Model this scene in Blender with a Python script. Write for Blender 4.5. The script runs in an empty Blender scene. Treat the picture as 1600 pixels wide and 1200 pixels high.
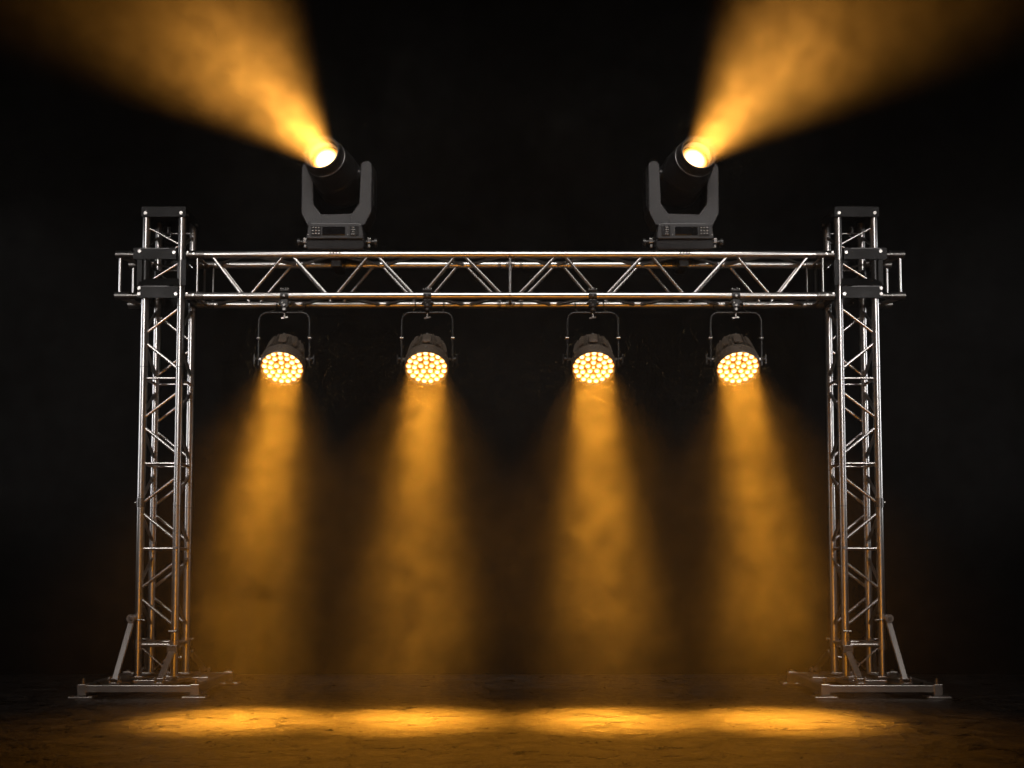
import bpy, bmesh, math, random
from mathutils import Vector as V, Matrix as M
random.seed(4)
S = bpy.context.scene
COL = S.collection
R = math.radians

# ------------------------------------------------------------------ mesh helpers
class MB:
    def __init__(s): s.v = []; s.f = []; s.sm = []; s.cut = []
    def add(s, vs, fs, smooth):
        o = len(s.v); s.cut.append((o, len(s.f))); s.v += [tuple(p) for p in vs]
        for f in fs: s.f.append([i + o for i in f])
        s.sm += list(smooth) if isinstance(smooth, (list, tuple)) else [smooth] * len(fs)
    def box(s, c, d, m=None):
        x, y, z = [k / 2 for k in d]; c = V(c)
        vs = [V((i * x, j * y, k * z)) for i in (-1, 1) for j in (-1, 1) for k in (-1, 1)]
        if m: vs = [m @ p for p in vs]
        s.add([p + c for p in vs], [(0, 1, 3, 2), (4, 6, 7, 5), (0, 4, 5, 1), (2, 3, 7, 6), (0, 2, 6, 4), (1, 5, 7, 3)], False)
        return s
    def bar(s, a, b, w, h, up=(0, 0, 1)):                # rectangular bar from a to b
        a, b = V(a), V(b); z = (b - a).normalized()
        x = V(up).cross(z)
        if x.length < 1e-4: x = V((1, 0, 0)).cross(z)
        x.normalize(); y = z.cross(x)
        m = M((x, y, z)).transposed()
        return s.box((a + b) / 2, (w, h, (b - a).length), m)
    def tube(s, a, b, r, n=14, r2=None):
        return s.path([V(a), V(b)], r, n, r2)
    def path(s, pts, r, n=12, r2=None):
        pts = [V(p) for p in pts]; N = len(pts)
        t0 = (pts[1] - pts[0]).normalized()
        x = t0.orthogonal().normalized()
        vs = []; fs = []; sm = []
        for i, p in enumerate(pts):
            t = (pts[min(i + 1, N - 1)] - pts[max(i - 1, 0)]).normalized()
            x = (x - t * x.dot(t)).normalized(); y = t.cross(x)
            rr = r if r2 is None or i == 0 else r2
            for k in range(n):
                a = 2 * math.pi * k / n
                vs.append(p + (x * math.cos(a) + y * math.sin(a)) * rr)
        for i in range(N - 1):
            for k in range(n):
                k2 = (k + 1) % n
                fs.append((i * n + k, i * n + k2, (i + 1) * n + k2, (i + 1) * n + k)); sm.append(True)
        # end rims doubled so the caps shade flat
        for i, rev in ((0, True), (N - 1, False)):
            o = len(vs); vs += vs[i * n:(i + 1) * n]
            f = tuple(range(o, o + n)); fs.append(f[::-1] if rev else f); sm.append(False)
        s.add(vs, fs, sm); return s
    def lathe(s, prof, m=None, n=32, smooth=True, hard=True):   # prof: [(r, z)...] about z
        vs = []; fs = []; sm = []
        m = m or M.Identity(4)
        def ring(r, z): return [m @ V((r * math.cos(2 * math.pi * k / n), r * math.sin(2 * math.pi * k / n), z)) for k in range(n)]
        for i in range(len(prof) - 1):
            o = len(vs)
            vs += ring(*prof[i]) + ring(*prof[i + 1])
            for k in range(n):
                k2 = (k + 1) % n
                fs.append((o + k, o + k2, o + n + k2, o + n + k)); sm.append(smooth)
        s.add(vs, fs, sm); return s
    def disc(s, r, z, m=None, n=32):
        m = m or M.Identity(4)
        s.add([m @ V((r * math.cos(2 * math.pi * k / n), r * math.sin(2 * math.pi * k / n), z)) for k in range(n)], [tuple(range(n))], False); return s
    def prism(s, outline, y0, y1, m=None):               # outline in xz, extruded along y
        m = m or M.Identity(4); n = len(outline)
        vs = [m @ V((x, y0, z)) for x, z in outline] + [m @ V((x, y1, z)) for x, z in outline]
        fs = [tuple(range(n)), tuple(range(2 * n - 1, n - 1, -1))]
        for k in range(n): fs.append((k, n + k, n + (k + 1) % n, (k + 1) % n))
        s.add(vs, fs, False); return s
    def bolt(s, c, d, r, h, n=6):
        c, d = V(c), V(d).normalized()
        return s.tube(c, c + d * h, r, n)
    def split(s, name, mat, parent=None, bevel=0, seg=2):      # one object per piece
        ends = s.cut[1:] + [(len(s.v), len(s.f))]; out = []
        for (v0, f0), (v1, f1) in zip(s.cut, ends):
            p = MB(); p.v = s.v[v0:v1]; p.f = [[i - v0 for i in f] for f in s.f[f0:f1]]; p.sm = s.sm[f0:f1]
            out.append(p.build(name, mat, parent, bevel, seg))
        return out
    def build(s, name, mat, parent=None, bevel=0, seg=2):
        me = bpy.data.meshes.new(name); me.from_pydata(s.v, [], s.f); me.update()
        me.polygons.foreach_set('use_smooth', s.sm)
        bm = bmesh.new(); bm.from_mesh(me); bmesh.ops.recalc_face_normals(bm, faces=bm.faces); bm.to_mesh(me); bm.free()
        me.materials.append(mat)
        o = bpy.data.objects.new(name, me); COL.objects.link(o)
        if parent: o.parent = parent
        if bevel:
            b = o.modifiers.new('bevel', 'BEVEL'); b.width = bevel; b.segments = seg; b.limit_method = 'ANGLE'; b.angle_limit = R(35)
        return o

def thing(name, loc, label, cat, group=None, rz=0):
    o = bpy.data.objects.new(name, None); COL.objects.link(o); o.empty_display_size = .1
    o.location = loc; o.rotation_euler = (0, 0, rz)
    o['label'] = label; o['category'] = cat
    if group: o['group'] = group
    return o

def copy_tree(o, parent=None):
    c = o.copy(); COL.objects.link(c)
    if parent: c.parent = parent
    for ch in o.children: copy_tree(ch, c)
    return c

# ------------------------------------------------------------------ materials
def mat(name):
    m = bpy.data.materials.new(name); m.use_nodes = True
    nt = m.node_tree; return m, nt, nt.nodes, nt.links, nt.nodes['Principled BSDF']

def metal(name, col, rough, var=.08, metallic=1, scale=60, bump=.0, spec=.5):
    m, nt, N, L, P = mat(name)
    P.inputs['Metallic'].default_value = metallic; P.inputs['Specular IOR Level'].default_value = spec
    tc = N.new('ShaderNodeTexCoord')
    a = N.new('ShaderNodeTexNoise'); a.inputs['Scale'].default_value = scale; a.inputs['Detail'].default_value = 4
    b = N.new('ShaderNodeTexNoise'); b.inputs['Scale'].default_value = 7; b.inputs['Detail'].default_value = 5
    L.new(tc.outputs['Object'], a.inputs['Vector']); L.new(tc.outputs['Object'], b.inputs['Vector'])
    mr = N.new('ShaderNodeMapRange'); mr.inputs['To Min'].default_value = rough - var; mr.inputs['To Max'].default_value = rough + var
    mr.inputs['From Min'].default_value = .3; mr.inputs['From Max'].default_value = .7
    ad = N.new('ShaderNodeMath'); ad.operation = 'MULTIPLY_ADD'; ad.inputs[1].default_value = .5
    hf = N.new('ShaderNodeMath'); hf.operation = 'MULTIPLY'; hf.inputs[1].default_value = .5
    L.new(b.outputs['Fac'], hf.inputs[0]); L.new(a.outputs['Fac'], ad.inputs[0]); L.new(hf.outputs[0], ad.inputs[2])
    L.new(ad.outputs[0], mr.inputs['Value']); L.new(mr.outputs[0], P.inputs['Roughness'])
    cr = N.new('ShaderNodeMix'); cr.data_type = 'RGBA'
    cr.inputs[6].default_value = (*[c * .9 for c in col], 1); cr.inputs[7].default_value = (*col, 1)
    rm = N.new('ShaderNodeMapRange'); rm.inputs['From Min'].default_value = .32; rm.inputs['From Max'].default_value = .55
    L.new(b.outputs['Fac'], rm.inputs['Value']); L.new(rm.outputs[0], cr.inputs[0]); L.new(cr.outputs[2], P.inputs['Base Color'])
    if bump:
        bp = N.new('ShaderNodeBump'); bp.inputs['Strength'].default_value = bump; bp.inputs['Distance'].default_value = .002
        L.new(a.outputs['Fac'], bp.inputs['Height']); L.new(bp.outputs[0], P.inputs['Normal'])
    return m

ALU = metal('brushed_aluminium', (.66, .645, .63), .30, .015, scale=6)
STEEL = metal('zinc_steel', (.52, .49, .46), .30, .03, metallic=.85, scale=8)
COUPLER = metal('dark_coupler', (.24, .232, .225), .38, .08)
BLACK = metal('black_powder_coat', (.006, .006, .006), .45, .08, metallic=0, scale=300, bump=.12, spec=.25)
BLACKMETAL = metal('black_metal', (.014, .014, .014), .36, .05, metallic=0, spec=.5)
HOUSING = metal('charcoal_plastic', (.028, .028, .030), .40, .07, metallic=0, scale=400, bump=.08)
HEADMAT = metal('black_plastic', (.020, .020, .021), .30, .06, metallic=0, scale=400, bump=.05, spec=.3)
BOLT = metal('bright_bolt', (.36, .345, .33), .30, .06)
SCREEN = metal('dark_screen', (.006, .006, .007), .12, .03, metallic=0)
FIN = metal('cast_aluminium_spill_lit', (.12, .098, .078), .34, .07, metallic=.3, bump=.08)  # black castings, with warm LED spill put into the base colour

def emit(name, col, strength, core=None):
    m, nt, N, L, P = mat(name)
    P.inputs['Base Color'].default_value = (.2, .12, .04, 1); P.inputs['Roughness'].default_value = .15
    P.inputs['Emission Color'].default_value = (*col, 1); P.inputs['Emission Strength'].default_value = strength
    if core:   # hotter in the middle of each lens, as an LED behind a small lens is
        tc = N.new('ShaderNodeTexCoord'); sp = N.new('ShaderNodeVectorMath'); sp.operation = 'SUBTRACT'
        sp.inputs[1].default_value = (.5, .5, 0); mu = N.new('ShaderNodeVectorMath'); mu.operation = 'MULTIPLY'; mu.inputs[1].default_value = (1, 1, 0)
        ln = N.new('ShaderNodeVectorMath'); ln.operation = 'LENGTH'
        L.new(tc.outputs['Generated'], sp.inputs[0]); L.new(sp.outputs[0], mu.inputs[0]); L.new(mu.outputs[0], ln.inputs[0])
        mr = N.new('ShaderNodeMapRange'); mr.interpolation_type = 'SMOOTHSTEP'
        mr.inputs['From Min'].default_value = .18; mr.inputs['From Max'].default_value = .48
        L.new(ln.outputs['Value'], mr.inputs['Value'])
        mx = N.new('ShaderNodeMix'); mx.data_type = 'RGBA'
        mx.inputs[6].default_value = (*core, 1); mx.inputs[7].default_value = (*col, 1)
        L.new(mr.outputs[0], mx.inputs[0]); L.new(mx.outputs[2], P.inputs['Emission Color'])
    m.cycles.emission_sampling = 'NONE'
    return m
LED = emit('lit_led', (1.0, .44, .07), 1.5, core=(2.4, 1.75, .85))
MLENS = emit('lit_lens', (.30, .11, .012), 3, core=(1.8, 1.2, .6))
mm, nt, N, L, P = mat('amber_reflector_plate'); REFL = mm
P.inputs['Base Color'].default_value = (.75, .32, .06, 1); P.inputs['Roughness'].default_value = .35; P.inputs['Metallic'].default_value = .0

# floor: dark worn concrete
FLOOR, nt, N, L, P = mat('worn_dark_concrete')
tc = N.new('ShaderNodeTexCoord')
def noise(scale, detail=6, rough=.6, sx=1, sy=1, dist=0):
    mp = N.new('ShaderNodeMapping'); mp.inputs['Scale'].default_value = (sx, sy, 1); L.new(tc.outputs['Object'], mp.inputs['Vector'])
    n = N.new('ShaderNodeTexNoise'); n.inputs['Scale'].default_value = scale; n.inputs['Detail'].default_value = detail
    n.inputs['Roughness'].default_value = rough; n.inputs['Distortion'].default_value = dist
    L.new(mp.outputs[0], n.inputs['Vector']); return n.outputs['Fac']
def ramp(src, p0, c0, p1, c1):
    r = N.new('ShaderNodeValToRGB'); e = r.color_ramp.elements
    e[0].position = p0; e[0].color = (*c0, 1); e[1].position = p1; e[1].color = (*c1, 1); L.new(src, r.inputs[0]); return r.outputs['Color']
def mul(a, b):
    x = N.new('ShaderNodeMix'); x.data_type = 'RGBA'; x.blend_type = 'MULTIPLY'; x.inputs[0].default_value = 1
    L.new(a, x.inputs[6]); L.new(b, x.inputs[7]); return x.outputs[2]
big = noise(1.3, 5, .6, dist=.6); mid = noise(6.5, 9, .74, dist=1.2); fine = noise(26, 6, .7, dist=.5)
c = mul(ramp(big, .3, (.014, .0133, .0125), .7, (.032, .030, .028)), ramp(mid, .38, (.2, .2, .2), .64, (2.1, 2.1, 2.1)))
c = mul(c, ramp(fine, .38, (.25, .25, .25), .64, (2.0, 2.0, 2.0)))
L.new(c, P.inputs['Base Color'])
rr = ramp(mid, .34, (.20,) * 3, .64, (.58,) * 3); L.new(rr, P.inputs['Roughness']); P.inputs['Specular IOR Level'].default_value = .5
b1 = N.new('ShaderNodeBump'); b1.inputs['Strength'].default_value = 1.0; b1.inputs['Distance'].default_value = .045; L.new(mid, b1.inputs['Height'])
b2 = N.new('ShaderNodeBump'); b2.inputs['Strength'].default_value = .7; b2.inputs['Distance'].default_value = .02; L.new(fine, b2.inputs['Height'])
L.new(b1.outputs[0], b2.inputs['Normal']); L.new(b2.outputs[0], P.inputs['Normal'])

# ------------------------------------------------------------------ setting
m = MB(); m.add([(-40, -14, 0), (40, -14, 0), (40, 40, 0), (-40, 40, 0)], [(0, 1, 2, 3)], False)
fl = m.build('stage_floor', FLOOR); fl['kind'] = 'structure'

BACK = metal('black_velvet', (.008, .008, .008), .9, .05, metallic=0, spec=.05)
bd_ = MB().box((0, 1.4, 7.0), (60, .05, 14.2)).build('backdrop', BACK); bd_['kind'] = 'structure'

# drifting stage smoke: a real volume, thinner close to the floor
SMOKE = bpy.data.materials.new('stage_smoke'); SMOKE.use_nodes = True
nt = SMOKE.node_tree; N, L = nt.nodes, nt.links
N.remove(N['Principled BSDF'])
pv = N.new('ShaderNodeVolumePrincipled'); L.new(pv.outputs[0], N['Material Output'].inputs['Volume'])
pv.inputs['Color'].default_value = (.9, .88, .85, 1); pv.inputs['Anisotropy'].default_value = .6
geo = N.new('ShaderNodeNewGeometry'); POS = geo.outputs['Position']
def vnoise(scale, detail, dist, off):
    mp = N.new('ShaderNodeMapping'); mp.inputs['Location'].default_value = off; L.new(POS, mp.inputs['Vector'])
    n = N.new('ShaderNodeTexNoise'); n.inputs['Scale'].default_value = scale; n.inputs['Detail'].default_value = detail
    n.inputs['Distortion'].default_value = dist; n.inputs['Roughness'].default_value = .6; L.new(mp.outputs[0], n.inputs['Vector']); return n.outputs['Fac']
def vmap(src, a, b, c, d, interp='SMOOTHSTEP'):
    r = N.new('ShaderNodeMapRange'); r.interpolation_type = interp
    for k, v in zip(('From Min', 'From Max', 'To Min', 'To Max'), (a, b, c, d)): r.inputs[k].default_value = v
    L.new(src, r.inputs['Value']); return r.outputs[0]
def vmul(a, b):
    x = N.new('ShaderNodeMath'); x.operation = 'MULTIPLY'; L.new(a, x.inputs[0])
    if isinstance(b, float): x.inputs[1].default_value = b
    else: L.new(b, x.inputs[1])
    return x.outputs[0]
sx = N.new('ShaderNodeSeparateXYZ'); L.new(POS, sx.inputs[0])
n1 = vmap(vnoise(1.5, 1.0, 0, (3.4, 1, 9)), .36, .64, .72, 1.28, 'LINEAR')
n2 = vmap(vnoise(8.0, 3.5, 0, (1, 5, 2)), .36, .64, .50, 1.50, 'LINEAR')
hz = vmul(vmap(sx.outputs['Z'], -.1, .6, .55, 1.0), vmap(sx.outputs['Z'], 3.5, 4.35, 1.0, .22))
fr = vmap(sx.outputs['Y'], -3.1, -.8, 0.06, 1.0)
DENS = .040
L.new(vmul(vmul(vmul(n1, n2), vmul(hz, fr)), DENS), pv.inputs['Density'])
SMOKE.cycles.volume_sampling = 'EQUIANGULAR'
m = MB(); m.box((0, -1.85, 1.9), (8.8, 4.9, 5.8))
hazeo = m.build('haze', SMOKE); hazeo['kind'] = 'stuff'
hazeo['label'] = 'drifting stage smoke lit amber by the lamp beams'; hazeo['category'] = 'haze'

# ------------------------------------------------------------------ truss column
CX, HX, DY, RC = 2.305, .1185, .2816, .0258
def strut(parent, a, b, r, name='diagonal_strut', mt=None):
    return MB().tube(a, b, r, 12).build(name, mt or ALU, parent)

col = thing('truss_column', (-CX, DY / 2, 0), 'silver lattice truss column upright under the left end of the beam', 'truss column', 'lattice columns carrying the beam')
YF, YR = -DY / 2, DY / 2
for sx_ in (-1, 1):
    for y in (YF, YR):
        ch = MB().tube((sx_ * HX, y, .105), (sx_ * HX, y, 3.185), RC, 28).build('chord', ALU, col)
        g = MB()
        for z in (2.14, 1.235 if (sx_ < 0 and y == YF) else 1.22): g.tube((sx_ * HX, y, z - .002), (sx_ * HX, y, z + .002), RC + .0008, 24)
        g.split('seam', COUPLER, ch)
joint = MB().tube((-HX, YF, 1.212), (-HX, YF, 1.272), RC + .004, 24).build('joint_collar', COUPLER, col)
MB().bolt((-HX - RC - .003, YF, 1.242), (-1, 0, 0), .012, .012).build('bolt', BOLT, joint)
MB().bolt((HX + .004, YF - RC + .002, .945), (0, -1, 0), .011, .008, 10).build('bolt', BOLT, col)
RD = .0112
levels = [2.066, 1.501, .942]
for z in levels:
    for y in (YF, YR): strut(col, (-HX, y, z), (HX, y, z), .0100, 'horizontal_strut')
    for s_ in (-1, 1): strut(col, (s_ * HX, YF, z), (s_ * HX, YR, z), .0100, 'horizontal_strut')
for i, zt in enumerate([2.628] + levels):
    for y in (YF, YR):
        k = -1 if (i == 0 and y == YR) else 1
        strut(col, (k * HX, y, zt - .085), (-k * HX, y, zt - .268), RD)
        strut(col, (-k * HX, y, zt - .318), (k * HX, y, zt - .508), RD)
    for s_ in (-1, 1):
        strut(col, (s_ * HX, YR, zt - .052), (s_ * HX, YF, zt - .240), RD)
        strut(col, (s_ * HX, YF, zt - .325), (s_ * HX, YR, zt - .515), RD)
# short crossed struts above the corner block
strut(col, (-HX, YF, 3.085), (HX, YF, 2.955), .009); strut(col, (HX, YR, 3.085), (-HX, YR, 2.945), .009)
for s_ in (-1, 1):
    strut(col, (s_ * HX, YF, 2.95), (s_ * HX, YR, 3.09), .009)
strut(col, (-HX, YR, 3.115), (HX, YR, 3.115), .009, 'horizontal_strut')
# struts seen through the corner block
strut(col, (HX, YF, 2.85), (-HX, YF, 2.70), .009); strut(col, (HX, YR, 2.68), (-HX, YR, 2.83), .009)
# foot collar ring and thin cross bracing
for y in (YF, YR): strut(col, (-HX, y, .316), (HX, y, .316), .0145, 'foot_strut', STEEL)
for s_ in (-1, 1): strut(col, (s_ * HX, YF, .316), (s_ * HX, YR, .316), .0145, 'foot_strut', STEEL)
for s_ in (-1, 1):
    for y in (YF, YR): MB().tube((s_ * HX, y, .285), (s_ * HX, y, .345), RC + .006, 24).build('foot_collar', STEEL, col)
strut(col, (-HX + .02, YF, .30), (HX - .02, YF, .125), .0065); strut(col, (HX - .02, YR, .30), (-HX + .02, YR, .125), .0065)
for s_ in (-1, 1):
    for y in (YF, YR):
        MB().box((s_ * HX, y, .108), (.085, .085, .012)).build('shoe', STEEL, col, .002)
pins = [(HX, YF - .028, .405), (HX + .03, YF, .235), (HX + .03, YR, .335), (HX + .03, YR, .255), (-HX - .03, YR, .335)]
for p in pins:
    q = MB().tube((p[0] - .03, p[1], p[2]), (p[0] + .012, p[1], p[2]), .007, 10)
    q.tube((p[0] + .010, p[1], p[2]), (p[0] + .022, p[1], p[2]), .012, 8); q.build('locking_pin', BOLT, col)
# black cap frame
cap = MB(); o = HX + .030; yo = YF - .030; y1 = YR + .030
cap.box((0, yo, 3.178), (2 * o, .006, .070)); cap.box((0, y1, 3.178), (2 * o, .006, .070))
cap.box((-o + .003, 0, 3.178), (.006, y1 - yo - .007, .070)); cap.box((o - .003, 0, 3.178), (.006, y1 - yo - .007, .070))
cap.box((0, 0, 3.2105), (2 * o - .014, y1 - yo - .008, .005))
capo = cap.split('cap_plate', BLACK, col, .0012)[0]
cb = MB()
for s_ in (-1, 1):
    cb.bolt((s_ * HX, yo - .002, 3.168), (0, -1, 0), .011, .008, 10); cb.bolt((o - .001, s_ * DY * .42, 3.168), (1, 0, 0), .011, .007, 10)
    cb.bolt((-o + .001, s_ * DY * .42, 3.168), (-1, 0, 0), .011, .007, 10)
cb.split('bolt', BOLT, capo)
eye = MB().tube((-.04, YR - .04, 3.15), (-.04, YR - .04, 3.105), .012, 10).build('eye_bolt', BOLT, col)
ring_pts = [(-.04 + .016 * math.sin(a), YR - .04, 3.095 - .016 * math.cos(a)) for a in [i * 2 * math.pi / 14 for i in range(15)]]
MB().path(ring_pts, .004, 8).build('ring', BOLT, eye)

# ------------------------------------------------------------------ corner block (sleeve joining column and beam)
blk = thing('corner_block', (-CX, DY / 2, 2.6), 'black corner block clamping the beam to the left column', 'corner block', 'corner blocks joining beam and columns')
ZT, ZB = .295, .018                  # beam chord heights relative to 2.6
oy = DY / 2 + .034
def collar(name, z0, z1, x0, x1, xin):
    g = MB(); zc, h = (z0 + z1) / 2, z1 - z0
    g.box(((x0 + xin) / 2, -oy, zc), (xin - x0, .008, h)); g.box(((x0 + x1) / 2, oy, zc), (x1 - x0, .008, h))
    g.box((x0 + .004, 0, zc), (.008, 2 * oy - .010, h)); g.box((x1 - .004, 0, zc), (.008, 2 * oy - .010, h))
    return g.split('collar_plate', BLACK, blk, .0015)
c1 = collar('upper_collar', .256, .334, -.194, .150, .092)
c2 = collar('lower_collar', -.004, .078, -.160, .150, .112)
g = MB(); g.box((-.022, -oy - .001, .104), (.262, .006, .055), M.Rotation(R(-28), 3, 'X')); g.build('front_tray', BLACK, blk, .001)
g = MB(); g.box((-.022, oy, .108), (.262, .006, .06)); g.build('rear_tray', BLACK, blk, .001)
for s_, x in ((-1, -.150), (1, .142)):
    for y in (-oy + .012, oy - .012):
        MB().box((x, y, .167), (.034, .030, .176)).build('corner_post', BLACK, blk, .002)
for x in (-HX, HX):
    for y in (-DY / 2, DY / 2):
        MB().tube((x, y, .080), (x, y, .255), RC + .0035, 24).build('sleeve', COUPLER if (x > 0 and y < 0) else BLACKMETAL, blk)
bb = MB()
for p in ((-.150, -oy - .005, .308), (.078, -oy - .005, .300), (-.148, -oy - .005, .022), (.095, -oy - .005, .022), (-.148, -oy - .005, .06)):
    bb.bolt(p, (0, -1, 0), .011, .008, 10)
for y in (-.11, .11):
    for z in (.04, .29): bb.bolt((.150, y, z), (1, 0, 0), .010, .009, 8); bb.bolt((-.16 if z < .1 else -.194, y, z), (-1, 0, 0), .010, .009, 8)
bb.split('bolt', BOLT, blk)
for x in (-.146, .136): MB().box((x, 0, .167), (.005, .215, .170)).build('shade_plate', BLACK, blk, .001)  # dark plates added to keep light out of the block's inside
nb = MB()
for x, y, z in ((-.085, -.118, .245), (-.055, .10, .250), (.045, .11, .235), (-.09, .12, .10), (.10, .128, .225), (-.02, .12, .11), (.085, -.115, .09)):
    nb.tube((x - .012, y, z), (x + .012, y, z), .009, 6)
nb.split('glint_nut', BOLT, blk)  # added to give bright glints inside the block
for z in (.250, .092):
    MB().tube((-HX, DY / 2 - .02, z), (HX, DY / 2 - .03, z), .007, 10).build('tie_rod', STEEL, blk)
MB().tube((-HX + .03, -DY / 2 + .02, .242), (HX - .02, DY / 2 - .02, .242), .007, 10).build('tie_rod', STEEL, blk)
for z0 in (.327, .073):
    MB().box((-.055, -oy - .006, z0), (.200, .004, .008)).build('plate_lip', BLACKMETAL, blk)
# stubs sticking out on the outer side
for y in (-DY / 2, DY / 2):
    for z in (ZT, ZB):
        st = MB().tube((-.150, y, z), (-.245, y, z), .021, 20).tube((-.245, y, z), (-.318, y, z), .0265, 20)
        st = st.build('stub', COUPLER, blk)
        MB().tube((-.222, y, z), (-.234, y, z), .0275, 20).build('ring', BOLT, st)
    MB().tube((-.288, y, ZB + .02), (-.288, y, ZT - .02), .011, 12).build('stub_strut', ALU, blk)
for z in (ZT, ZB):
    MB().tube((-.300, -DY / 2, z - .012), (-.215, DY / 2, z - .012), .009, 10).build('stub_strut', STEEL, blk)
    MB().tube((-.225, -DY / 2, z - .012), (-.225, DY / 2, z - .012), .009, 10).build('stub_strut', STEEL, blk)
# couplers holding the beam on the inner side
for y in (-DY / 2, DY / 2):
    for z in (ZT, ZB):
        k = MB().tube((.152, y, z), (.272, y, z), .0275, 22).build('coupler', COUPLER, blk)
        q = MB(); q.bolt((.205, y - .026, z), (0, -1, 0), .008, .007, 8); q.bolt((.165, y - .026, z + .01), (0, -1, 0), .007, .008, 8); q.split('bolt', BOLT, k)
for x, y in ((.225, -DY / 2), (.262, DY / 2), (.200, DY / 2)):
    MB().tube((x, y, ZB + .02), (x, y, ZT - .02), .010, 12).build('end_strut', COUPLER if y > 0 else ALU, blk)
for z in (ZT, ZB):
    MB().tube((.225, -DY / 2, z - .01), (.225, DY / 2, z - .01), .010, 10).build('end_strut', STEEL, blk)

# ------------------------------------------------------------------ floor base under the column
base = thing('base_frame', (-CX, .18, 0), 'steel floor base with bracing arms under the left column', 'truss base', 'floor bases under the columns')
BX0, BX1, BY0, BY1 = -.384, .325, -.43, .47       # relative
def rel(x, y, z): return (x + CX, y - .18, z)
zc, hh, ww = .058, .044, .046
MB().bar((BX0 + .01, BY0, zc), (BX1 - .01, BY0, zc), hh, ww, up=(0, 1, 0)).build('front_rail', STEEL, base, .003)
MB().bar((BX0 + .01, BY1, zc), (BX1 - .01, BY1, zc), hh, ww, up=(0, 1, 0)).build('rear_rail', STEEL, base, .003)
for x in (BX0, BX1):
    MB().bar((x, BY0 + .03, zc), (x, BY1 - .03, zc), ww, hh).build('side_rail', STEEL, base, .003)
for x, y in ((BX0, BY0), (BX1, BY0), (BX0, BY1), (BX1, BY1)):
    ft = MB().box((x, y, .006), (.150, .110, .010)).build('foot_plate', STEEL, base, .002)
    pst = MB().box((x, y, .052), (.056, .054, .070)).build('corner_post', STEEL, base, .003)
    q = MB().tube((x, y, .086), (x, y, .104 if y < 0 else .092), .018, 18); q.tube((x, y, .104 if y < 0 else .092), (x, y, .122 if y < 0 else .098), .013, 6); q.build('levelling_bolt', BOLT, pst)
    q = MB()
    for dx in (-.055, .055): q.bolt((x + dx, y - .025, .011), (0, 0, 1), .009, .008, 8)
    q.split('bolt', BOLT, ft)
for x in (-.165, .115):
    MB().bar((x, BY0 + .03, .074), (x, BY1 - .03, .074), .038, .032).build('long_bar', STEEL, base, .003)
for y in (-.205, .13):
    MB().bar((-.140, y, .0755), (.090, y, .0755), .030, .028, up=(0, 1, 0)).build('cross_bar', STEEL, base, .003)
MB().bar((.14, .02, .072), (BX1 - .03, .02, .072), .034, .030, up=(0, 1, 0)).build('cross_bar', STEEL, base, .003)
# bracing arms: front outer, front inner, and their pair at the rear
def arm(top, foot, w=.036):
    a = MB().bar(top, foot, w, .020, up=(0, 1, 0)).build('brace_arm', STEEL, base, .003)
    f = V(foot)
    s = MB(); sg = -1 if foot[1] < 0 else 1
    s.box((f.x, f.y - sg * .005, .090), (.066, .066, .012)); s.box((f.x - .027, f.y, .113), (.007, .056, .040)); s.box((f.x + .027, f.y, .113), (.007, .056, .040))
    s.build('brace_shoe', STEEL, a, .002)
    q = MB().tube((f.x - .040, f.y, .118), (f.x + .040, f.y, .118), .007, 10); q.bolt((f.x - .022, f.y + sg * .024, .095), (0, 0, 1), .009, .012, 8); q.bolt((f.x + .024, f.y + sg * .024, .095), (0, 0, 1), .008, .012, 8)
    q.split('bolt', BOLT, a)
    return a
a1 = arm((-HX - .032, -.215, .478), (-.185, BY0, .112))
a2 = arm((HX - .006, -.222, .268), (.100, BY0, .112), .042)
a3 = arm((HX + .03, .118, .245), (.205, .27, .112)); a4 = arm((-HX - .03, .118, .300), (-.20, .30, .112))
kn = MB().tube((-HX - .034, -.245, .488), (-HX - .034, -.175, .488), .027, 20).build('knuckle', STEEL, a1)
MB().tube((-HX - .034, -.256, .488), (-HX - .034, -.245, .488), .013, 6).tube((-HX - .02, -.205, .480), (-HX + .05, -.205, .476), .006, 8).build('bolt', BOLT, kn)
cl = MB().box((-HX - .004, -.181, .485), (.075, .03, .05)).build('arm_clamp', BLACKMETAL, a1, .004)
MB().box((HX - .004, -.212, .290), (.070, .030, .050)).build('arm_clamp', COUPLER, a2, .003)
MB().bolt((HX - .004, -.228, .345), (0, 0, 1), .006, .05, 8).build('bolt', BOLT, a2)

def mirror(o, lab):
    c = copy_tree(o); c.location.x = -o.location.x; c.scale.x = -1; c['label'] = lab; return c
mirror(col, 'silver lattice truss column upright under the right end of the beam')
mirror(blk, 'black corner block clamping the beam to the right column')
mirror(base, 'steel floor base with bracing arms under the right column')

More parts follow.
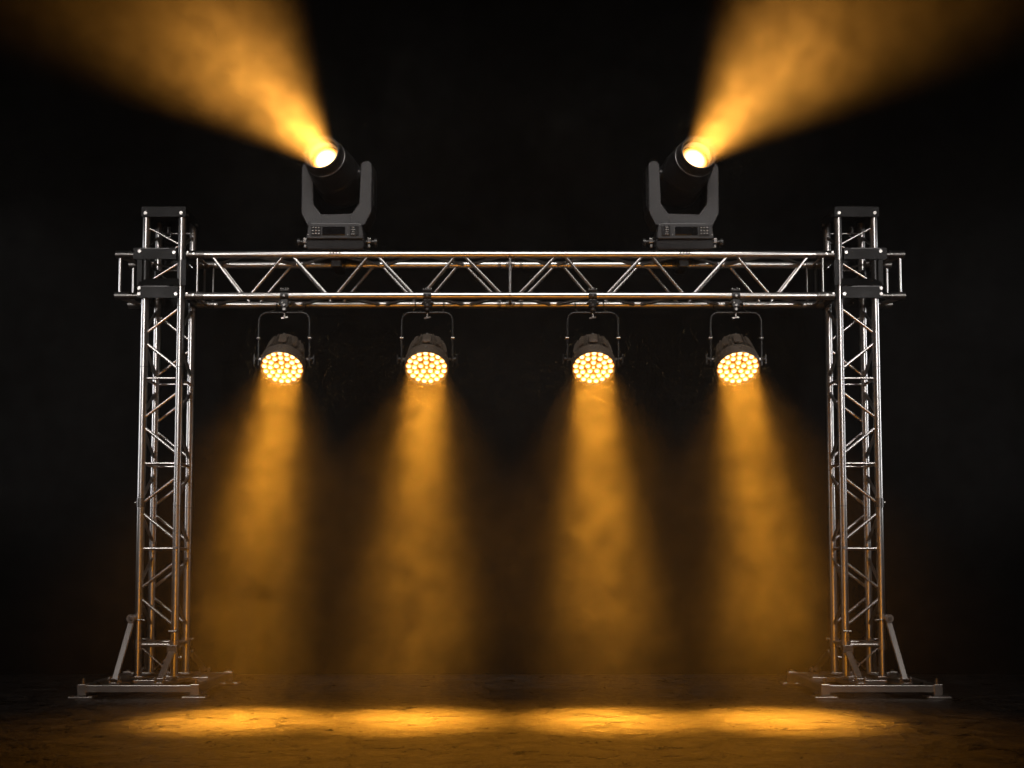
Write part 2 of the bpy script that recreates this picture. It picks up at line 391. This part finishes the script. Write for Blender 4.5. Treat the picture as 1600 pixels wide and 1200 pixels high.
# ------------------------------------------------------------------ horizontal beam
beam = thing('truss_beam', (0, DY / 2, 2.617), 'long horizontal silver lattice truss beam spanning between the two columns', 'truss beam')
ZU, ZL, XB, RB = .278, 0., 2.032, .0248
for y in (YF, YR):
    for z in (ZU, ZL):
        ch = MB().tube((-XB, y, z), (XB, y, z), RB, 28).build('chord', ALU, beam)
        g = MB()
        for x in (-.006, .006): g.tube((x - .0016, y, z), (x + .0016, y, z), RB + .001, 24)
        g.split('seam', COUPLER, ch)
RBD = .0118
tops = [.335, .913, 1.480, 2.00]; bots = [.62, 1.197, 1.755]
segs = [((.025, 'b'), (.300, 't'))]
xs = [(.025, 'b'), (.335, 't'), (.610, 'b'), (.913, 't'), (1.185, 'b'), (1.480, 't'), (1.755, 'b'), (2.015, 't')]
for y in (YF, YR):
    for s_ in (-1, 1):
        for i in range(len(xs) - 1):
            (xa, ka), (xb, kb) = xs[i], xs[i + 1]
            xa2, xb2 = xa + .022, xb - .022
            strut(beam, (s_ * xa2, y, ZL if ka == 'b' else ZU), (s_ * xb2, y, ZL if kb == 'b' else ZU), RBD)
    strut(beam, (0, y, ZL), (0, y, ZU), .0105, 'vertical_strut')
for z in (ZU, ZL):
    for s_ in (-1, 1):
        yy = [YF, YR]
        for i in range(7):
            xa, xb = .02 + i * .288, .02 + (i + 1) * .288 - .02
            strut(beam, (s_ * xa, yy[i % 2], z), (s_ * xb, yy[(i + 1) % 2], z), RBD)
    strut(beam, (0, YF, z), (0, YR, z), .0105, 'cross_strut')
for y, z in ((YR, ZU), (YR, ZL), (YF, ZL), (YF, ZU)):
    if (y, z) == (YF, ZL) or (y, z) == (YF, ZU): continue
    jc = MB().tube((-.032, y, z), (.032, y, z), RB + .006, 22).build('joint_collar', COUPLER, beam)
    q = MB()
    for dx in (-.075, .075): q.tube((dx - .012, y, z), (dx + .012, y, z), RB + .003, 20)
    q.split('seam', COUPLER, jc)
q = MB()
for dx in (-.026, 0, .026): q.bolt((dx, YF - .018, ZU - .016), (0, -.8, -.5), .006, .006, 8)
q.bolt((0, YF - RB + .001, ZL), (0, -1, 0), .005, .005, 8); q.split('bolt', COUPLER, beam)

# ------------------------------------------------------------------ LED par lights
EL = R(48)
AX = V((0, -math.cos(EL), -math.sin(EL))); AY = V((0, -math.sin(EL), math.cos(EL)))
MR = M((V((1, 0, 0)), AY, AX)).transposed()
PIV = V((0, .0, -.425))
def led_mesh():
    b = MB(); r = .0186
    b.lathe([(r, 0), (r * .93, .005), (r * .72, .0092), (r * .38, .0118), (.0008, .0126)], n=16)
    me = b.build('led', LED); d = me.data; bpy.data.objects.remove(me); return d
LEDME = led_mesh()
def make_par():
    root = thing('par_light', (0, 0, 2.617), '', 'stage light', 'black LED stage lights hanging from the beam')
    T = M.Translation(PIV) @ MR.to_4x4() @ M.Scale(1.05, 4)
    # half coupler round the front lower chord
    c = MB().tube((-.026, 0, 0), (.026, 0, 0), .0315, 24)
    c.box((0, 0, -.052), (.050, .050, .05)); c.box((0, -.002, .036), (.062, .040, .012)); c.box((0, 0, -.088), (.030, .034, .03))
    co = c.build('clamp', BLACKMETAL, root, .002)
    q = MB()
    for dx in (-.024, -.008, .010, .024): q.bolt((dx, -.010, .042), (0, 0, 1), .007, .009, 6)
    q.bolt((0, -.031, -.004), (0, -1, 0), .008, .006, 8); q.bolt((0, -.024, -.066), (0, -1, 0), .009, .007, 8); q.bolt((.0, -.018, -.092), (0, -1, 0), .010, .007, 6); q.bolt((-.012, -.024, -.05), (0, -1, 0), .005, .006, 8)
    q.split('bolt', BOLT, co)
    wn = MB().tube((0, 0, -.118), (0, 0, -.150), .006, 8); wn.bar((-.022, 0, -.150), (.022, 0, -.142), .010, .007, up=(0, 1, 0)); wn.build('wing_nut', STEEL, co)
    kb = MB().tube((.026, 0, -.048), (.040, 0, -.048), .016, 10).tube((-.026, 0, -.048), (-.038, 0, -.048), .014, 10).split('clamp_knob', BLACKMETAL, co)
    # yoke
    W, zt, zb, rr = .168, -.113, -.435, .055
    pts = [(-W, 0, zb)]
    pts += [(-W, 0, zt - rr)] + [(-W + rr - rr * math.cos(a), 0, zt - rr + rr * math.sin(a)) for a in [R(k) for k in range(10, 91, 10)]]
    pts += [(W - rr + rr * math.sin(a), 0, zt - rr + rr * math.cos(a)) for a in [R(k) for k in range(0, 91, 10)]] + [(W, 0, zb)]
    yk = MB().path(pts, .0078, 12).build('yoke', BLACKMETAL, root)
    q = MB()
    for s_ in (-1, 1): q.tube((s_ * (W - .010), 0, -.283), (s_ * (W + .013), 0, -.283), .009, 10)
    q.split('bolt', BOLT, yk)
    for s_ in (-1, 1):
        k = MB().tube((s_ * (W - .03), 0, PIV.z), (s_ * (W + .018), 0, PIV.z), .008, 10)
        k.tube((s_ * (W + .010), 0, PIV.z), (s_ * (W + .022), 0, PIV.z), .016, 10)
        k.bar((s_ * (W + .028), 0, PIV.z - .032), (s_ * (W + .028), 0, PIV.z + .032), .011, .016, up=(0, 1, 0)); k.build('pivot_knob', BLACKMETAL, yk, .002)
        MB().bolt((s_ * (W - .014), -.006, PIV.z), (0, -1, 0), .009, .008, 8).build('bolt', BOLT, yk)
        MB().bar((s_ * W, 0, PIV.z - .008), (s_ * W, 0, PIV.z - .045), .010, .020, up=(0, 1, 0)).build('yoke_end', BLACKMETAL, yk, .002)
    # safety ties up to the rear chord
    for s_ in (-1, 1):
        x = s_ * .098 - .004
        lp = [(x, DY + .030 * math.sin(a), .030 * math.cos(a)) for a in [i * 2 * math.pi / 18 for i in range(19)]]
        sp = MB().path(lp, .0035, 8); sp.path([(x, DY - .02, -.025), (x, .12, -.075), (x + .004, .0, -.106)], .004, 8); sp.build('safety_tie', BLACKMETAL, root)
    # body: finned can
    bd = MB().lathe([(.001, -.165), (.066, -.165), (.082, -.155), (.092, -.135), (.110, -.03), (.118, .02)], T, 40)
    body = bd.build('body', FIN, root)
    for k in range(18):
        a = 2 * math.pi * (k + .5) / 18
        mm_ = T @ M.Rotation(a, 4, 'Z')
        f = MB(); f.v = []
        f.box((.111, 0, -.065), (.022, .0055, .120), M.Rotation(R(9), 3, 'Y')); f.v = [tuple(mm_ @ V(p)) for p in f.v]; f.build('fin', FIN, body, .001)
    for a_deg, w in ((90, .052), (52, .034), (128, .034), (14, .034), (166, .034), (-90, .05)):
        mm_ = T @ M.Rotation(R(a_deg), 4, 'Z')
        f = MB(); f.box((.115, 0, -.066), (.014, w, .098), M.Rotation(R(9), 3, 'Y')); f.box((.1222, 0, -.066), (.004, w * .62, .074), M.Rotation(R(9), 3, 'Y')); f.v = [tuple(mm_ @ V(p)) for p in f.v]; f.build('side_panel', FIN, body, .002)
    bz = MB().lathe([(.116, .010), (.128, .012), (.1375, .022), (.1395, .045), (.1395, .092), (.1365, .096), (.1325, .096), (.1310, .074), (.1290, .068)], T, 48)
    bzo = bz.build('bezel', FIN, body)
    sc = MB()
    for a_deg in (90, 30, 150):
        p = T @ V((.1395 * math.cos(R(a_deg)), .1395 * math.sin(R(a_deg)), .052)); d_ = MR @ V((math.cos(R(a_deg)), math.sin(R(a_deg)), 0)); sc.bolt(p, d_, .006, .005, 8)
    p = T @ V((0, .108, -.115)); sc.bolt(p, MR @ V((0, 1, 0)), .008, .010, 8)
    sc.split('bolt', BOLT, body)
    pl = MB().disc(.1305, .072, T, 48).build('lens_plate', REFL, root)
    spots = [(.1115, 17, .1), (.0755, 12, .0), (.0370, 5, .35)]
    for rad, n, ph in spots:
        for k in range(n):
            a = 2 * math.pi * k / n + ph
            o = bpy.data.objects.new('led', LEDME); COL.objects.link(o); o.parent = pl
            o.matrix_local = T @ M.Translation((rad * math.cos(a), rad * math.sin(a), .0735))
    o = bpy.data.objects.new('led', LEDME); COL.objects.link(o); o.parent = pl
    o.matrix_local = T @ M.Translation((0, 0, .0735)) @ M.Diagonal((.6, .6, 1, 1))
    ld = bpy.data.lights.new('par_beam', 'AREA'); ld.shape = 'DISK'; ld.size = .25; ld.energy = PAR_W; ld.color = AMBER; ld.spread = R(27)
    lo = bpy.data.objects.new('par_beam', ld); COL.objects.link(lo); lo.parent = root
    lo.matrix_local = T @ M.Translation((0, 0, .100)) @ M.Rotation(math.pi + R(13), 4, 'X')
    ld = bpy.data.lights.new('par_spill', 'AREA'); ld.shape = 'DISK'; ld.size = .25; ld.energy = SPILL_W; ld.color = AMBER; ld.spread = R(62)
    lo = bpy.data.objects.new('par_spill', ld); COL.objects.link(lo); lo.parent = root
    lo.matrix_local = T @ M.Translation((0, 0, .102)) @ M.Rotation(math.pi + R(8), 4, 'X')
    return root
PAR_W, MOV_W, SPILL_W = 33, 42, 7
AMBER = (1.0, .375, .030)
par = make_par()
PX = [-1.497, -.549, .548, 1.497]
PL = ['black LED par light hanging nearest the left column', 'black LED par light second from the left column, left of the beam joint',
      'black LED par light second from the right column, right of the beam joint', 'black LED par light hanging nearest the right column']
for i, x in enumerate(PX):
    o = par if i == 0 else copy_tree(par)
    o.location.x = x; o['label'] = PL[i]

# ------------------------------------------------------------------ moving heads
def make_mover():
    root = thing('moving_head', (-1.162, DY / 2, 2.6365 + .2845), 'black moving head light on the beam sending smoky light up to the left', 'moving head light', 'moving head lights standing on the beam')
    # base: lower tub and slanted control panel
    tub = MB().prism([(-.180, .0), (.180, .0), (.194, .022), (.194, .076), (-.194, .076), (-.194, .022)], -.17, .17).build('base', HEADMAT, root, .010, 3)
    hp = MB().prism([(-.186, .070), (.186, .070), (.190, .092), (.178, .168), (.162, .179), (-.162, .179), (-.178, .168), (-.190, .092)], -.184, .170).build('base_cover', HOUSING, root, .008, 3)
    yf = -.185
    MB().box((-.008, yf - .002, .124), (.150, .006, .056)).build('display', SCREEN, hp, .002)
    k1 = MB().box((-.125, yf - .0015, .124), (.066, .005, .068)).build('keypad', HEADMAT, hp, .002)
    q = MB()
    for i in range(3):
        for j in range(3): q.box((-.145 + i * .020, yf - .0055, .144 - j * .020), (.012, .004, .007))
    q.split('key', BOLT, k1, .001)
    k2 = MB().box((.128, yf - .0015, .124), (.058, .005, .068)).build('keypad', HEADMAT, hp, .002)
    q = MB()
    for j in range(4): q.box((.122, yf - .0055, .146 - j * .015), (.028 if j % 2 else .018, .004, .005))
    q.split('key', COUPLER, k2, .001)
    q = MB(); q.bolt((.085, yf + .001, .098), (0, -1, 0), .004, .004, 8); q.bolt((-.178, yf + .001, .098), (0, -1, 0), .004, .004, 8); q.split('bolt', BOLT, hp)
    for s_ in (-1, 1):
        h = MB().tube((s_ * .190, -.06, .080), (s_ * .250, -.06, .080), .016, 14).tube((s_ * .250, -.06, .076), (s_ * .268, -.06, .076), .030, 16).build('handle', BLACKMETAL, tub, .002)
        q = MB().box((s_ * .216, -.068, .086), (.026, .036, .034)); q.build('latch', BOLT, h, .003)
        q = MB().box((s_ * .214, -.074, .048), (.020, .014, .020)); q.build('socket', COUPLER, tub, .003)
    MB().box((0, .0, -.055), (.070, DY * .8, .09)).build('omega_clamp', BLACKMETAL, tub, .006)
    q = MB()
    for dx in (-.03, -.012, .008, .03): q.bolt((dx, -.168, -.012), (0, -1, -.3), .006, .012, 6)
    q.split('bolt', BLACKMETAL, tub)
    # yoke, panned a little outwards
    Y = M.Rotation(R(-5), 4, 'Z')
    outl = [(-.195, .186), (.195, .186), (.240, .275), (.242, .590), (.232, .615), (.212, .627), (.184, .627), (.164, .607), (.154, .335), (.104, .268),
            (-.104, .268), (-.154, .335), (-.164, .607), (-.184, .627), (-.212, .627), (-.232, .615), (-.242, .590), (-.240, .275)]
    yk = MB().prism(outl, -.085, .085, Y).build('yoke', HOUSING, root, .006, 2)
    pn = MB().box((0, 0, 0), (.200, .004, .074)); pn.v = [tuple(Y @ (V(p) + V((0, -.0865, .227)))) for p in pn.v]; pn.build('yoke_panel', HOUSING, yk, .0015)
    q = MB()
    for x in (-.155, .155, -.088, .088):
        q.bolt(Y @ V((x, -.084, .205)), Y @ V((0, -1, 0)), .004, .004, 8)
    q.split('bolt', HEADMAT, yk)
    sd = MB()
    for s_ in (-1, 1): sd.box((s_ * .2445, 0, .44), (.010, .115, .25))
    sd.v = [tuple(Y @ V(p)) for p in sd.v]; sd.split('side_cover', HEADMAT, yk, .004)
    MB().lathe([(.10, .174), (.10, .190)], n=28).build('pan_bearing', HEADMAT, yk)
    # head
    a = HEAD_AX.normalized(); x = V((0, 0, 1)).cross(a).normalized(); y = a.cross(x)
    H = M.Translation((-.024, 0, .560)) @ M((x, y, a)).transposed().to_4x4() @ M.Diagonal((1.09, 1.09, 1.0, 1))
    hd = MB().lathe([(.001, -.215), (.095, -.213), (.128, -.200), (.145, -.175), (.152, -.12), (.152, .035), (.149, .055)], H, 48)
    hd.lathe([(.149, .055), (.146, .058), (.146, .064), (.147, .066), (.134, .165), (.128, .205), (.126, .212)], H, 48)
    head = hd.build('head', HEADMAT, root)
    MB().lathe([(.1255, .205), (.1285, .209), (.1285, .216), (.124, .219)], H, 48).build('trim_ring', COUPLER, head)
    MB().lathe([(.122, .214), (.116, .235), (.1145, .285), (.112, .293), (.107, .293), (.104, .287), (.102, .262), (.101, .235)], H, 48).build('front_ring', HOUSING, head)
    MB().lathe([(.103, .250), (.096, .252), (.092, .246), (.090, .215), (.088, .205)], H, 48).build('lens_ring', COUPLER, head)
    for s_ in (-1, 1):
        q = MB().tube((s_ * .135, 0, .56), (s_ * .170, 0, .56), .05, 20); q.v = [tuple(Y @ V(p)) for p in q.v]; q.build('tilt_bearing', HEADMAT, yk)
    ln = MB().lathe([(.090, .0), (.072, .013), (.05, .023), (.025, .028), (.001, .0295)], None, 36).build('lens', MLENS, head); ln.matrix_local = H @ M.Translation((0, 0, .180))
    ld = bpy.data.lights.new('head_beam', 'AREA'); ld.shape = 'DISK'; ld.size = .17; ld.energy = MOV_W; ld.color = (1.0, .40, .055); ld.spread = R(40)
    lo = bpy.data.objects.new('head_beam', ld); COL.objects.link(lo); lo.parent = root
    lo.matrix_local = M.Translation(H @ V((0, 0, .214))) @ BEAM_AX.to_track_quat('-Z', 'Y').to_matrix().to_4x4()
    return root
BEAM_AX = V((-.275, -.945, .175))
HEAD_AX = V((-.20, -.945, .225))
mv = make_mover()
mirror(mv, 'black moving head light on the beam sending smoky light up to the right')

# ------------------------------------------------------------------ studio lights (off frame, as in a product shoot), plus an added amber fill
OVER_W, RIM_W, FRONT_W = 11, 1.6, 9.5
def area(name, loc, target, sx_, sy_, power, color=(1, .96, .90), spread=150):
    ld = bpy.data.lights.new(name, 'AREA'); ld.shape = 'RECTANGLE'; ld.size = sx_; ld.size_y = sy_; ld.energy = power; ld.color = color; ld.spread = R(spread)
    o = bpy.data.objects.new(name, ld); COL.objects.link(o); o.location = loc
    o.rotation_euler = (V(target) - V(loc)).to_track_quat('-Z', 'Y').to_euler(); return o
area('overhead_softbox', (0, -1.3, 4.35), (0, .1, 2.75), 3.6, .7, OVER_W, (1, .94, .89), 60)
area('added_amber_fill', (0, -4.7, .16), (0, .1, 1.8), 3.8, .40, 9, AMBER, 70)  # unseen lamp added for amber reflections on beam undersides and columns
for s_ in (-1, 1):
    area('rim_strip', (s_ * 4.1, -.1, 2.3), (s_ * 2.3, .1, 1.9), .25, 2.0, RIM_W, (.97, .97, 1), 50)
    area('front_strip', (s_ * 3.3, -4.5, 3.4), (s_ * 2.25, 0, 1.7), .5, 2.2, FRONT_W, (1, .94, .90), 60)

# ------------------------------------------------------------------ world, camera, render
w = bpy.data.worlds.new('World'); S.world = w; w.use_nodes = True
bg = w.node_tree.nodes['Background']; bg.inputs['Color'].default_value = (1, .8, .6, 1); bg.inputs['Strength'].default_value = .0006
cd = bpy.data.cameras.new('camera'); cam = bpy.data.objects.new('camera', cd); COL.objects.link(cam); S.camera = cam
cam.location = (.0126, -8.0, .846); cam.rotation_euler = (R(90 + 3.9), 0, 0)
cd.sensor_width = 36; cd.lens = 36 * 1905 / 1600; cd.shift_y = 150 / 1600; cd.clip_end = 200
S.view_settings.view_transform = 'Standard'; S.view_settings.look = 'None'; S.view_settings.exposure = 0; S.view_settings.gamma = 1
S.view_settings.use_curve_mapping = False
S.render.engine = 'CYCLES'
cy = S.cycles
cy.max_bounces = 5; cy.diffuse_bounces = 2; cy.glossy_bounces = 4; cy.volume_bounces = 0
cy.use_adaptive_sampling = True; cy.adaptive_threshold = .025; cy.adaptive_min_samples = 16
cy.volume_step_rate = .3; cy.volume_max_steps = 256
cy.sample_clamp_indirect = 1; cy.use_denoising = True; cy.denoiser = 'OPENIMAGEDENOISE'; cy.denoising_input_passes = 'RGB_ALBEDO'
cy.caustics_reflective = False; cy.caustics_refractive = False
